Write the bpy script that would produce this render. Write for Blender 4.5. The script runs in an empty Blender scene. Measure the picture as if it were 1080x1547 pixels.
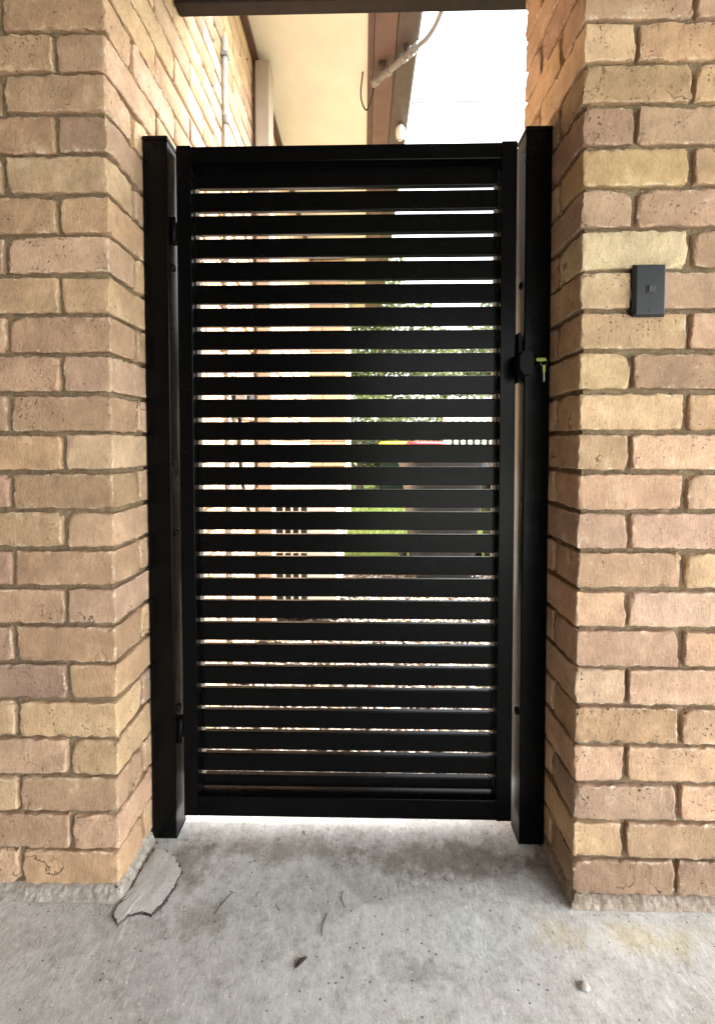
import bpy, bmesh, math, random
from mathutils import Vector, Matrix, noise
R = math.radians
SC = bpy.context.scene
COL = SC.collection
# ------------------------------------------------------------------ camera
cam_d = bpy.data.cameras.new('camera'); cam = bpy.data.objects.new('camera', cam_d); COL.objects.link(cam)
SC.camera = cam
CD, CH, PITCH, YAW, ROLL = 0.9612, 1.031, 0.03, -0.0196, -0.001
cp, sp, cy_, sy_ = math.cos(PITCH), math.sin(PITCH), math.cos(YAW), math.sin(YAW)
fwd = Vector((sy_*cp, cy_*cp, -sp)); rgt = Vector((cy_, -sy_, 0)); upv = rgt.cross(fwd)
a = math.cos(ROLL)*rgt + math.sin(ROLL)*upv; b = -math.sin(ROLL)*rgt + math.cos(ROLL)*upv
cam.matrix_world = Matrix(((a.x, b.x, -fwd.x, 0), (a.y, b.y, -fwd.y, -CD), (a.z, b.z, -fwd.z, CH), (0, 0, 0, 1)))
cam_d.sensor_fit = 'AUTO'; cam_d.sensor_width = 36.0
cam_d.lens = 666.875*36/1547
cam_d.shift_x = (540-535.97)/1547; cam_d.shift_y = (691.28-773.5)/1547
cam_d.clip_start = 0.02; cam_d.clip_end = 2000
# ------------------------------------------------------------------ world, sun, exposure
SUN_EL, SUN_AZ = R(50), R(90)          # veiled sun high on the right-hand side
w = bpy.data.worlds.new('World'); SC.world = w; w.use_nodes = True
nt = w.node_tree; bg = nt.nodes['Background']
sky = nt.nodes.new('ShaderNodeTexSky'); sky.sky_type = 'NISHITA'; sky.sun_disc = False
sky.sun_elevation = SUN_EL; sky.sun_rotation = SUN_AZ
sky.air_density = 1.0; sky.dust_density = 5.0; sky.ozone_density = 0.6
hsv = nt.nodes.new('ShaderNodeHueSaturation'); hsv.inputs['Saturation'].default_value = 0.25
nt.links.new(sky.outputs[0], hsv.inputs['Color']); nt.links.new(hsv.outputs[0], bg.inputs[0])
bg.inputs[1].default_value = 0.15
sd = bpy.data.lights.new('sun', 'SUN'); sd.energy = 1.3; sd.angle = R(20); sd.color = (1, .96, .90)
sun = bpy.data.objects.new('sun', sd); COL.objects.link(sun)
sdir = Vector((math.sin(SUN_AZ)*math.cos(SUN_EL), math.cos(SUN_AZ)*math.cos(SUN_EL), math.sin(SUN_EL)))
sun.rotation_euler = sdir.to_track_quat('Z', 'Y').to_euler()
vs = SC.view_settings; vs.view_transform = 'Standard'; vs.look = 'None'; vs.gamma = 1; vs.exposure = 3.38
SC.render.engine = 'CYCLES'
SC.cycles.use_denoising = True
SC.cycles.max_bounces = 10; SC.cycles.diffuse_bounces = 6; SC.cycles.glossy_bounces = 4
SC.cycles.sample_clamp_indirect = 8

# ------------------------------------------------------------------ helpers
def link(o, parent=None):
    COL.objects.link(o)
    if parent is not None: o.parent = parent
    return o
def mesh_obj(name, me, mat, parent=None, smooth=False):
    o = bpy.data.objects.new(name, me)
    if mat is not None and not me.materials: me.materials.append(mat)
    if smooth: me.polygons.foreach_set('use_smooth', [True]*len(me.polygons))
    return link(o, parent)
def pyd(name, v, f, mat, parent=None, smooth=False):
    me = bpy.data.meshes.new(name); me.from_pydata(v, [], f); me.update()
    return mesh_obj(name, me, mat, parent, smooth)
def from_bm(name, bm, mat, parent=None, smooth=False):
    me = bpy.data.meshes.new(name); bm.to_mesh(me); bm.free()
    return mesh_obj(name, me, mat, parent, smooth)
def bm_box(bm, x0, x1, y0, y1, z0, z1, bev=0.0, seg=2):
    r = bmesh.ops.create_cube(bm, size=1.0)
    vs_ = r['verts']
    for v in vs_:
        v.co = Vector(((x0+x1)/2+v.co.x*(x1-x0), (y0+y1)/2+v.co.y*(y1-y0), (z0+z1)/2+v.co.z*(z1-z0)))
    if bev > 0:
        es = list({e for v in vs_ for e in v.link_edges})
        bmesh.ops.bevel(bm, geom=es, offset=bev, segments=seg, profile=.5, affect='EDGES')
def box(name, x0, x1, y0, y1, z0, z1, mat, parent=None, bev=0.0, seg=2):
    bm = bmesh.new(); bm_box(bm, x0, x1, y0, y1, z0, z1, bev, seg)
    return from_bm(name, bm, mat, parent, smooth=False)
def bm_tube(bm, pts, r, n=10, caps=True, radii=None):
    pts = [Vector(p) for p in pts]; rings = []
    t0 = (pts[1]-pts[0]).normalized()
    ref = Vector((0, 0, 1)) if abs(t0.z) < .9 else Vector((1, 0, 0))
    nrm = t0.cross(ref).normalized()
    for i, p in enumerate(pts):
        t = (pts[min(i+1, len(pts)-1)]-pts[max(i-1, 0)]).normalized()
        nrm = (nrm - t*nrm.dot(t)).normalized(); bn = t.cross(nrm)
        rr = radii[i] if radii else r
        rings.append([bm.verts.new(p+(nrm*math.cos(2*math.pi*k/n)+bn*math.sin(2*math.pi*k/n))*rr) for k in range(n)])
    for i in range(len(rings)-1):
        for k in range(n):
            f = bm.faces.new((rings[i][k], rings[i][(k+1) % n], rings[i+1][(k+1) % n], rings[i+1][k])); f.smooth = True
    if caps:
        bm.faces.new(list(reversed(rings[0]))); bm.faces.new(rings[-1])
def tube(name, pts, r, mat, parent=None, n=10, radii=None):
    bm = bmesh.new(); bm_tube(bm, pts, r, n, True, radii)
    bmesh.ops.recalc_face_normals(bm, faces=bm.faces)
    return from_bm(name, bm, mat, parent)
def bez(pts, n=8):
    """Catmull-Rom through pts"""
    P = [Vector(p) for p in pts]; P = [2*P[0]-P[1]]+P+[2*P[-1]-P[-2]]; out = []
    for i in range(1, len(P)-2):
        for k in range(n):
            t = k/n; p0, p1, p2, p3 = P[i-1:i+3]
            out.append(.5*((2*p1)+(p2-p0)*t+(2*p0-5*p1+4*p2-p3)*t*t+(3*p1-p0-3*p2+p3)*t**3))
    out.append(P[-2]); return out
def empty(name, loc=(0, 0, 0)):
    o = bpy.data.objects.new(name, None); o.location = loc; o.empty_display_size = .1
    return link(o)
def tag(o, label=None, cat=None, group=None, kind=None):
    if label: o['label'] = label
    if cat: o['category'] = cat
    if group: o['group'] = group
    if kind: o['kind'] = kind
    return o
def own(child, root):
    """parent keeping world placement (root has only a translation)"""
    child.parent = root; child.location = child.location - root.location
    return child

# ------------------------------------------------------------------ materials
def mat(name):
    m = bpy.data.materials.new(name); m.use_nodes = True
    return m, m.node_tree.nodes, m.node_tree.links, m.node_tree.nodes['Principled BSDF']
def N(nodes, t, **kw):
    n = nodes.new(t)
    for k, v in kw.items():
        if k in n.inputs: n.inputs[k].default_value = v
        else: setattr(n, k, v)
    return n
def ramp(nodes, links, src, stops):
    r = nodes.new('ShaderNodeValToRGB')
    while len(r.color_ramp.elements) < len(stops): r.color_ramp.elements.new(.5)
    for e, (p, c) in zip(r.color_ramp.elements, stops):
        e.position = p; e.color = (*c, 1) if len(c) == 3 else c
    links.new(src, r.inputs[0]); return r
def mixc(nodes, links, fac, c1, c2, mode='MIX'):
    m = nodes.new('ShaderNodeMix'); m.data_type = 'RGBA'; m.blend_type = mode; m.clamp_factor = True
    for s, v in ((0, fac), (6, c1), (7, c2)):
        if isinstance(v, (int, float)): m.inputs[s].default_value = v
        elif isinstance(v, tuple): m.inputs[s].default_value = (*v, 1)
        else: links.new(v, m.inputs[s])
    return m.outputs[2]
def math_(nodes, links, op, a_, b_=0.0, clamp=False):
    m = nodes.new('ShaderNodeMath'); m.operation = op; m.use_clamp = clamp
    for s, v in ((0, a_), (1, b_)):
        if isinstance(v, (int, float)): m.inputs[s].default_value = v
        else: links.new(v, m.inputs[s])
    return m.outputs[0]
def simple(name, col, rough=.5, metal=0.0, var=.12, scale=30, bump=.0, spec=.5):
    m, n, l, p = mat(name)
    tc = n.new('ShaderNodeTexCoord')
    ns = N(n, 'ShaderNodeTexNoise', Scale=scale, Detail=6.0, Roughness=.6); l.new(tc.outputs['Object'], ns.inputs['Vector'])
    rp = ramp(n, l, ns.outputs[0], [(.3, tuple(c*(1-var) for c in col)), (.7, tuple(min(1, c*(1+var)) for c in col))])
    l.new(rp.outputs[0], p.inputs['Base Color'])
    p.inputs['Roughness'].default_value = rough; p.inputs['Metallic'].default_value = metal
    p.inputs['Specular IOR Level'].default_value = spec
    if bump:
        bn = N(n, 'ShaderNodeBump', Strength=bump, Distance=.002); l.new(ns.outputs[0], bn.inputs['Height']); l.new(bn.outputs[0], p.inputs['Normal'])
    return m

def brick_material():
    m, n, l, p = mat('brick_clay')
    tc = n.new('ShaderNodeTexCoord'); oi = n.new('ShaderNodeObjectInfo')
    at = n.new('ShaderNodeAttribute'); at.attribute_name = 'edge'
    sc = N(n, 'ShaderNodeVectorMath', operation='SCALE'); sc.inputs['Scale'].default_value = 37.0
    cmb = n.new('ShaderNodeCombineXYZ')
    for i in range(3): l.new(oi.outputs['Random'], cmb.inputs[i])
    l.new(cmb.outputs[0], sc.inputs[0])
    ad = N(n, 'ShaderNodeVectorMath', operation='ADD'); l.new(tc.outputs['Object'], ad.inputs[0]); l.new(sc.outputs[0], ad.inputs[1])
    V = ad.outputs[0]
    big = N(n, 'ShaderNodeTexNoise', Scale=14.0, Detail=4.0, Roughness=.6); l.new(V, big.inputs['Vector'])
    # drag lines: noise stretched along the height of the brick
    mp = N(n, 'ShaderNodeMapping'); mp.inputs['Scale'].default_value = (210, 210, 75); mp.inputs['Rotation'].default_value = (0, R(25), 0); l.new(V, mp.inputs[0])
    drag = N(n, 'ShaderNodeTexNoise', Scale=1.0, Detail=4.0, Roughness=.65); l.new(mp.outputs[0], drag.inputs['Vector'])
    fine = N(n, 'ShaderNodeTexNoise', Scale=360.0, Detail=3.0, Roughness=.8); l.new(V, fine.inputs['Vector'])
    spk = N(n, 'ShaderNodeTexNoise', Scale=170.0, Detail=2.0, Roughness=.5); l.new(V, spk.inputs['Vector'])
    base = oi.outputs['Color']
    c = mixc(n, l, ramp(n, l, big.outputs[0], [(.32, (0, 0, 0)), (.7, (1, 1, 1))]).outputs[0], mixc(n, l, 1.0, base, (.80, .78, .76), 'MULTIPLY'), mixc(n, l, 1.0, base, (1.16, 1.14, 1.10), 'MULTIPLY'))
    c = mixc(n, l, ramp(n, l, drag.outputs[0], [(.35, (1, 1, 1)), (.55, (0, 0, 0))]).outputs[0], c, mixc(n, l, 1.0, c, (.87, .85, .82), 'MULTIPLY'))
    c = mixc(n, l, math_(n, l, 'MULTIPLY', ramp(n, l, fine.outputs[0], [(.35, (0, 0, 0)), (.65, (1, 1, 1))]).outputs[0], .8), mixc(n, l, 1.0, c, (.88, .87, .86), 'MULTIPLY'), mixc(n, l, 1.0, c, (1.16, 1.15, 1.14), 'MULTIPLY'))
    # small dark pits
    pit = ramp(n, l, spk.outputs[0], [(.615, (0, 0, 0)), (.70, (1, 1, 1))])
    pm = N(n, 'ShaderNodeTexNoise', Scale=22.0, Detail=2.0); l.new(V, pm.inputs['Vector'])
    r2 = math_(n, l, 'FRACT', math_(n, l, 'MULTIPLY', oi.outputs['Random'], 17.3))
    pmask = math_(n, l, 'MULTIPLY', ramp(n, l, pm.outputs[0], [(.42, (0, 0, 0)), (.62, (1, 1, 1))]).outputs[0], math_(n, l, 'MULTIPLY', math_(n, l, 'ADD', math_(n, l, 'MULTIPLY', r2, r2), .18), 1.5, True))
    pitf = math_(n, l, 'MULTIPLY', pit.outputs[0], pmask)
    c = mixc(n, l, math_(n, l, 'MULTIPLY', pitf, .8), c, (.07, .045, .025))
    # pale sandy specks and whitish chipped arrises
    spk2 = N(n, 'ShaderNodeTexNoise', Scale=120.0, Detail=5.0, Roughness=.7); l.new(V, spk2.inputs['Vector'])
    ew = math_(n, l, 'ADD', math_(n, l, 'MULTIPLY', at.outputs['Fac'], .34), spk2.outputs[0])
    whit = ramp(n, l, ew, [(.74, (0, 0, 0)), (.88, (1, 1, 1))])
    wm = N(n, 'ShaderNodeTexNoise', Scale=34.0, Detail=3.0, Roughness=.6); l.new(V, wm.inputs['Vector'])
    wmk = ramp(n, l, wm.outputs[0], [(.44, (0, 0, 0)), (.60, (1, 1, 1))]).outputs[0]
    c = mixc(n, l, math_(n, l, 'MULTIPLY', math_(n, l, 'MULTIPLY', whit.outputs[0], wmk), .75), c, (.72, .63, .49))
    # broad scuffs and smears of pale mortar on the faces
    sm = ramp(n, l, math_(n, l, 'MULTIPLY', wm.outputs[0], big.outputs[0]), [(.33, (0, 0, 0)), (.43, (1, 1, 1))]).outputs[0]
    c = mixc(n, l, math_(n, l, 'MULTIPLY', math_(n, l, 'MULTIPLY', sm, spk2.outputs[0]), .7), c, (.66, .58, .46))
    # sparse bright sand grains
    vg = n.new('ShaderNodeTexVoronoi'); vg.inputs['Scale'].default_value = 135.0; l.new(V, vg.inputs['Vector'])
    sg_ = n.new('ShaderNodeSeparateColor'); l.new(vg.outputs['Color'], sg_.inputs[0])
    gr_ = math_(n, l, 'MULTIPLY', ramp(n, l, vg.outputs['Distance'], [(.06, (1, 1, 1)), (.17, (0, 0, 0))]).outputs[0], math_(n, l, 'GREATER_THAN', sg_.outputs[0], .95))
    c = mixc(n, l, math_(n, l, 'MULTIPLY', gr_, .85), c, (.80, .74, .64))
    # hairline cracks on some bricks
    cn = N(n, 'ShaderNodeTexNoise', Scale=7.0, Detail=5.0, Roughness=.55); l.new(V, cn.inputs['Vector'])
    ck = ramp(n, l, math_(n, l, 'ABSOLUTE', math_(n, l, 'SUBTRACT', cn.outputs[0], .5)), [(.0025, (1, 1, 1)), (.007, (0, 0, 0))])
    msk = ramp(n, l, big.outputs[0], [(.50, (0, 0, 0)), (.58, (1, 1, 1))])
    gate_ = math_(n, l, 'GREATER_THAN', oi.outputs['Random'], .84)
    ckm = math_(n, l, 'MULTIPLY', math_(n, l, 'MULTIPLY', ck.outputs[0], msk.outputs[0]), gate_)
    c = mixc(n, l, math_(n, l, 'MULTIPLY', ckm, .8), c, (.06, .04, .02))
    l.new(c, p.inputs['Base Color'])
    p.inputs['Roughness'].default_value = .9; p.inputs['Specular IOR Level'].default_value = .25
    h = math_(n, l, 'ADD', math_(n, l, 'MULTIPLY', fine.outputs[0], .25), math_(n, l, 'MULTIPLY', drag.outputs[0], .6))
    h = math_(n, l, 'SUBTRACT', h, math_(n, l, 'MULTIPLY', pitf, .8))
    h = math_(n, l, 'SUBTRACT', h, math_(n, l, 'MULTIPLY', ckm, .8))
    h = math_(n, l, 'ADD', h, math_(n, l, 'MULTIPLY', spk2.outputs[0], .5))
    bn = N(n, 'ShaderNodeBump', Strength=1.0, Distance=.0028); l.new(h, bn.inputs['Height']); l.new(bn.outputs[0], p.inputs['Normal'])
    return m
M = {}
M['brick'] = brick_material()
def rough_mat(name, c1, c2, c3, s1, s2, strength, dist, rough=.95):
    m, n, l, p = mat(name); tc = n.new('ShaderNodeTexCoord')
    a1 = N(n, 'ShaderNodeTexNoise', Scale=s1, Detail=6.0, Roughness=.65); l.new(tc.outputs['Object'], a1.inputs['Vector'])
    a2 = N(n, 'ShaderNodeTexNoise', Scale=s2, Detail=4.0, Roughness=.7); l.new(tc.outputs['Object'], a2.inputs['Vector'])
    r1 = ramp(n, l, a1.outputs[0], [(.3, c1), (.7, c2)])
    c = mixc(n, l, ramp(n, l, a2.outputs[0], [(.5, (0, 0, 0)), (.72, (1, 1, 1))]).outputs[0], r1.outputs[0], c3)
    l.new(c, p.inputs['Base Color']); p.inputs['Roughness'].default_value = rough; p.inputs['Specular IOR Level'].default_value = .2
    h = math_(n, l, 'ADD', a1.outputs[0], math_(n, l, 'MULTIPLY', a2.outputs[0], .5))
    bn = N(n, 'ShaderNodeBump', Strength=strength, Distance=dist); l.new(h, bn.inputs['Height']); l.new(bn.outputs[0], p.inputs['Normal'])
    return m
M['mortar'] = rough_mat('mortar', (.14, .100, .062), (.29, .22, .142), (.40, .32, .21), 45, 240, 1.0, .005)
M['cement'] = rough_mat('cement_fillet', (.27, .235, .19), (.50, .48, .44), (.24, .19, .14), 48, 130, 1.0, .006)
M['cement_tan'] = rough_mat('cement_smear', (.24, .185, .135), (.46, .415, .35), (.20, .145, .10), 40, 110, 1.0, .006)
M['patch'] = rough_mat('patch_mortar', (.46, .47, .455), (.62, .63, .61), (.40, .39, .37), 14, 150, .6, .002)

def concrete():
    m, n, l, p = mat('concrete'); tc = n.new('ShaderNodeTexCoord'); V = tc.outputs['Object']
    def ns(s, d=6.0, r=.6, rot=0, st=None):
        o = N(n, 'ShaderNodeTexNoise', Scale=s, Detail=d, Roughness=r)
        if st:
            mp = N(n, 'ShaderNodeMapping'); mp.inputs['Scale'].default_value = st; mp.inputs['Rotation'].default_value = (0, 0, rot); l.new(V, mp.inputs[0]); l.new(mp.outputs[0], o.inputs['Vector'])
        else: l.new(V, o.inputs['Vector'])
        return o.outputs[0]
    def rmp(src, a_, b_, inv=False): return ramp(n, l, src, [(a_, (1, 1, 1) if inv else (0, 0, 0)), (b_, (0, 0, 0) if inv else (1, 1, 1))]).outputs[0]
    def mul(c, f, col): return mixc(n, l, f, c, mixc(n, l, 1.0, c, col, 'MULTIPLY'))
    big, mid, med, fine = ns(3.0, 8, .62), ns(17, 8, .72), ns(48, 6, .72), ns(260, 4, .75)
    streak = ns(1.0, 6, .7, R(14), (240, 62, 60))
    c = ramp(n, l, big, [(.32, (.44, .445, .425)), (.5, (.54, .55, .535)), (.68, (.63, .64, .625))]).outputs[0]
    c = mul(c, rmp(mid, .36, .56, True), (.76, .755, .735))
    c = mul(c, math_(n, l, 'MULTIPLY', rmp(med, .36, .47, True), .8), (.72, .71, .69))
    c = mixc(n, l, math_(n, l, 'MULTIPLY', rmp(med, .55, .66), .45), c, (.74, .74, .72))
    c = mixc(n, l, math_(n, l, 'MULTIPLY', rmp(streak, .55, .64), .55), c, (.76, .76, .74))
    c = mul(c, math_(n, l, 'MULTIPLY', rmp(streak, .36, .45, True), .7), (.66, .655, .64))
    c = mul(c, math_(n, l, 'MULTIPLY', rmp(fine, .36, .48, True), .8), (.74, .74, .73))
    # dark grit grains and pale aggregate flecks
    vo = n.new('ShaderNodeTexVoronoi'); vo.inputs['Scale'].default_value = 75.0; l.new(V, vo.inputs['Vector'])
    sv = n.new('ShaderNodeSeparateColor'); l.new(vo.outputs['Color'], sv.inputs[0])
    dot = rmp(vo.outputs['Distance'], .10, .20, True)
    c = mixc(n, l, math_(n, l, 'MULTIPLY', dot, math_(n, l, 'GREATER_THAN', sv.outputs[0], .86)), c, (.10, .09, .075))
    c = mixc(n, l, math_(n, l, 'MULTIPLY', math_(n, l, 'MULTIPLY', dot, math_(n, l, 'LESS_THAN', sv.outputs[0], .10)), .8), c, (.80, .79, .76))
    # thin pale scratches
    mp = N(n, 'ShaderNodeMapping'); mp.inputs['Scale'].default_value = (34, 3.2, 1); mp.inputs['Rotation'].default_value = (0, 0, R(-9)); l.new(V, mp.inputs[0])
    vs2 = n.new('ShaderNodeTexVoronoi'); vs2.feature = 'DISTANCE_TO_EDGE'; vs2.inputs['Scale'].default_value = 1.0; l.new(mp.outputs[0], vs2.inputs['Vector'])
    scr = math_(n, l, 'MULTIPLY', rmp(vs2.outputs['Distance'], .012, .03, True), rmp(mid, .52, .60))
    c = mixc(n, l, math_(n, l, 'MULTIPLY', scr, .5), c, (.78, .78, .75))
    sep = n.new('ShaderNodeSeparateXYZ'); l.new(V, sep.inputs[0])
    def blob(cx, cy, rx, ry, col, amt, c):
        dx = math_(n, l, 'DIVIDE', math_(n, l, 'SUBTRACT', sep.outputs[0], cx), rx); dy = math_(n, l, 'DIVIDE', math_(n, l, 'SUBTRACT', sep.outputs[1], cy), ry)
        d = math_(n, l, 'SQRT', math_(n, l, 'ADD', math_(n, l, 'MULTIPLY', dx, dx), math_(n, l, 'MULTIPLY', dy, dy)))
        d = math_(n, l, 'ADD', d, math_(n, l, 'MULTIPLY', math_(n, l, 'SUBTRACT', mid, .5), 2.6))
        d = math_(n, l, 'ADD', d, math_(n, l, 'MULTIPLY', math_(n, l, 'SUBTRACT', big, .5), 1.5))
        return mul(c, math_(n, l, 'MULTIPLY', rmp(d, .40, .95, True), amt), col)
    # old brown-grey water stains near the threshold, an ochre one by the right pier, wear marks
    for bl in [(.22, .11, .26, .06, (.58, .52, .46), .85), (-.22, .13, .22, .05, (.62, .57, .51), .8), (-.43, .08, .09, .10, (.56, .52, .47), .85), (.44, .07, .05, .12, (.58, .53, .48), .8),
               (.10, -.13, .12, .05, (.66, .66, .65), .75), (.56, -.06, .17, .05, (1.12, 1.03, .80), .8), (.40, -.05, .06, .05, (1.1, 1.0, .82), .7), (.22, -.07, .09, .10, (1.02, 1.08, 1.06), .8), (-.36, -.04, .07, .05, (.66, .64, .60), .75), (-.1, .02, .2, .06, (.78, .76, .73), .6)]:
        c = blob(*bl, c)
    l.new(c, p.inputs['Base Color'])
    l.new(ramp(n, l, mid, [(.3, (.55,)*3), (.7, (.85,)*3)]).outputs[0], p.inputs['Roughness']); p.inputs['Specular IOR Level'].default_value = .3
    h = math_(n, l, 'ADD', math_(n, l, 'MULTIPLY', streak, .5), math_(n, l, 'MULTIPLY', fine, .6)); h = math_(n, l, 'ADD', h, math_(n, l, 'MULTIPLY', med, 1.2))
    bn = N(n, 'ShaderNodeBump', Strength=.6, Distance=.003); l.new(h, bn.inputs['Height']); l.new(bn.outputs[0], p.inputs['Normal'])
    return m
M['concrete'] = concrete()
def powder():
    m, n, l, p = mat('black_powder_coat'); tc = n.new('ShaderNodeTexCoord')
    a1 = N(n, 'ShaderNodeTexNoise', Scale=900.0, Detail=2.0); l.new(tc.outputs['Object'], a1.inputs['Vector'])
    a2 = N(n, 'ShaderNodeTexNoise', Scale=9.0, Detail=8.0, Roughness=.7); l.new(tc.outputs['Object'], a2.inputs['Vector'])
    p.inputs['Base Color'].default_value = (.0018, .0018, .0019, 1)
    l.new(ramp(n, l, a2.outputs[0], [(.35, (.25,)*3), (.7, (.28,)*3)]).outputs[0], p.inputs['Roughness'])
    p.inputs['Specular IOR Level'].default_value = .10
    bn = N(n, 'ShaderNodeBump', Strength=.08, Distance=.0005); l.new(a1.outputs[0], bn.inputs['Height']); l.new(bn.outputs[0], p.inputs['Normal'])
    return m
M['black'] = powder()
M['black_plastic'] = simple('black_plastic', (.003, .003, .0033), .4, spec=.1)
M['switch'] = simple('charcoal_plastic', (.019, .022, .027), .36, scale=12, var=.08, spec=.35)
M['switch_dark'] = simple('dark_plastic', (.012, .013, .015), .45)
M['key_green'] = simple('lime_plastic', (.45, .55, .06), .4)
M['steel'] = simple('steel', (.55, .54, .52), .35, 1.0)
M['galv'] = simple('grey_conduit', (.20, .185, .17), .5, 0, .25, 40, .2)
M['dark_timber'] = simple('dark_brown_timber', (.016, .009, .0065), .6, 0, .35, 25, .3, .2)
M['brown_paint'] = simple('brown_paint', (.085, .040, .030), .5, 0, .25, 18, .2)
M['pinkbrown'] = simple('faded_brown_paint', (.12, .066, .054), .55, 0, .2, 14, .2)
M['gutter_brown'] = simple('gutter_brown', (.072, .05, .043), .5, 0, .25, 22, .2)
M['lip'] = simple('pale_gutter_lip', (.45, .43, .40), .4)
M['soffit'] = simple('cream_soffit', (.67, .62, .535), .8, 0, .06, 5, .05)
M['downpipe'] = simple('beige_downpipe', (.36, .30, .235), .45, 0, .06, 10)
M['white_paint'] = simple('white_paint', (.78, .76, .72), .5)
M['cream_metal'] = simple('cream_metal', (.66, .60, .52), .45)
M['porcelain'] = simple('porcelain', (.80, .72, .60), .25, 0, .15, 60)
M['roof_tile'] = simple('roof_tile', (.16, .09, .07), .8, 0, .2, 8)
M['roof_ceiling'] = simple('carport_lining', (.14, .115, .09), .8, 0, .08, 6)
M['cable'] = simple('grey_cable', (.22, .21, .21), .5)
M['bin_green'] = simple('bin_dark_green', (.018, .032, .022), .5, spec=.2)
M['bin_dark'] = simple('bin_charcoal', (.018, .019, .020), .5, spec=.2)
M['lid_red'] = simple('bin_lid_red', (.45, .03, .03), .45)
M['lid_yellow'] = simple('bin_lid_yellow', (.62, .45, .03), .45)
M['lid_grey'] = simple('bin_lid_grey', (.28, .31, .33), .45)
M['rubber'] = simple('rubber', (.015, .015, .015), .8)
M['bark'] = simple('bark', (.14, .10, .07), .9, 0, .3, 20, .6)
M['twig'] = simple('dry_twig', (.022, .016, .012), .8)
M['stone'] = simple('grit', (.42, .40, .37), .8, 0, .3, 90, .3)
M['ground'] = rough_mat('garden_soil_grass', (.05, .075, .02), (.12, .15, .04), (.15, .13, .06), 1.2, 30, .8, .02)
def varied(name, cols, rough=.8, trans=False):
    m, n, l, p = mat(name); g = n.new('ShaderNodeNewGeometry')
    stops = [(i/max(1, len(cols)-1), c) for i, c in enumerate(cols)]
    r = ramp(n, l, g.outputs['Random Per Island'], stops); l.new(r.outputs[0], p.inputs['Base Color'])
    p.inputs['Roughness'].default_value = rough; p.inputs['Specular IOR Level'].default_value = .3
    if trans:
        p.inputs['Subsurface Weight'].default_value = 0
        tr = n.new('ShaderNodeBsdfTranslucent'); l.new(r.outputs[0], tr.inputs[0]); mx = n.new('ShaderNodeMixShader'); mx.inputs[0].default_value = .4
        l.new(p.outputs[0], mx.inputs[1]); l.new(tr.outputs[0], mx.inputs[2]); l.new(mx.outputs[0], n['Material Output'].inputs[0])
    return m
M['pebble'] = varied('pebble_mix', [(.05, .045, .04), (.12, .10, .09), (.30, .27, .23), (.46, .43, .38), (.25, .16, .12), (.08, .07, .065), (.38, .36, .34), (.03, .03, .03)])
M['grassblade'] = varied('grass_blade', [(.07, .12, .02), (.14, .19, .04), (.20, .22, .06), (.10, .15, .03)], .6, True)
M['leaf'] = varied('leaf_mix', [(.06, .09, .03), (.11, .14, .04), (.15, .17, .06), (.18, .18, .10), (.08, .11, .04)], .6, True)
M['brick_bulk'] = M['brick']

# ------------------------------------------------------------------ the ground
def grid_sheet(name, x0, x1, y0, y1, z, step, amp, mt, fr=6.0, parent=None):
    nx, ny = max(1, int((x1-x0)/step)), max(1, int((y1-y0)/step)); v = []; f = []
    for j in range(ny+1):
        for i in range(nx+1):
            x, y = x0+(x1-x0)*i/nx, y0+(y1-y0)*j/ny
            v.append((x, y, z+amp*noise.noise(Vector((x*fr, y*fr, 3.1)))))
    for j in range(ny):
        for i in range(nx):
            k = j*(nx+1)+i; f.append((k, k+1, k+nx+2, k+nx+1))
    return pyd(name, v, f, mt, parent, smooth=True)
ground = grid_sheet('ground', -300, 300, -300, 300, -.06, 60, 0, M['ground']); tag(ground, kind='structure', label='grassy earth around the house reaching the horizon')
# concrete slab with a real edge
floor = pyd('floor', [(-3.2, -5, 0), (3.4, -5, 0), (3.4, .385, 0), (-.6, .385, 0), (-3.2, .385, 0), (-3.2, -5, -.12), (3.4, -5, -.12), (3.4, .385, -.12), (-3.2, .385, -.12)],
            [(0, 1, 2, 3, 4), (0, 5, 6, 1), (1, 6, 7, 2), (2, 7, 8, 4, 3), (4, 8, 5, 0)], M['concrete'])
tag(floor, kind='structure', label='stained grey concrete slab of the covered entry')
drive = grid_sheet('driveway', -8, 9, -14, -5.01, -.01, 3, 0, M['concrete']); tag(drive, kind='structure', label='concrete driveway behind the viewer')

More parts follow.
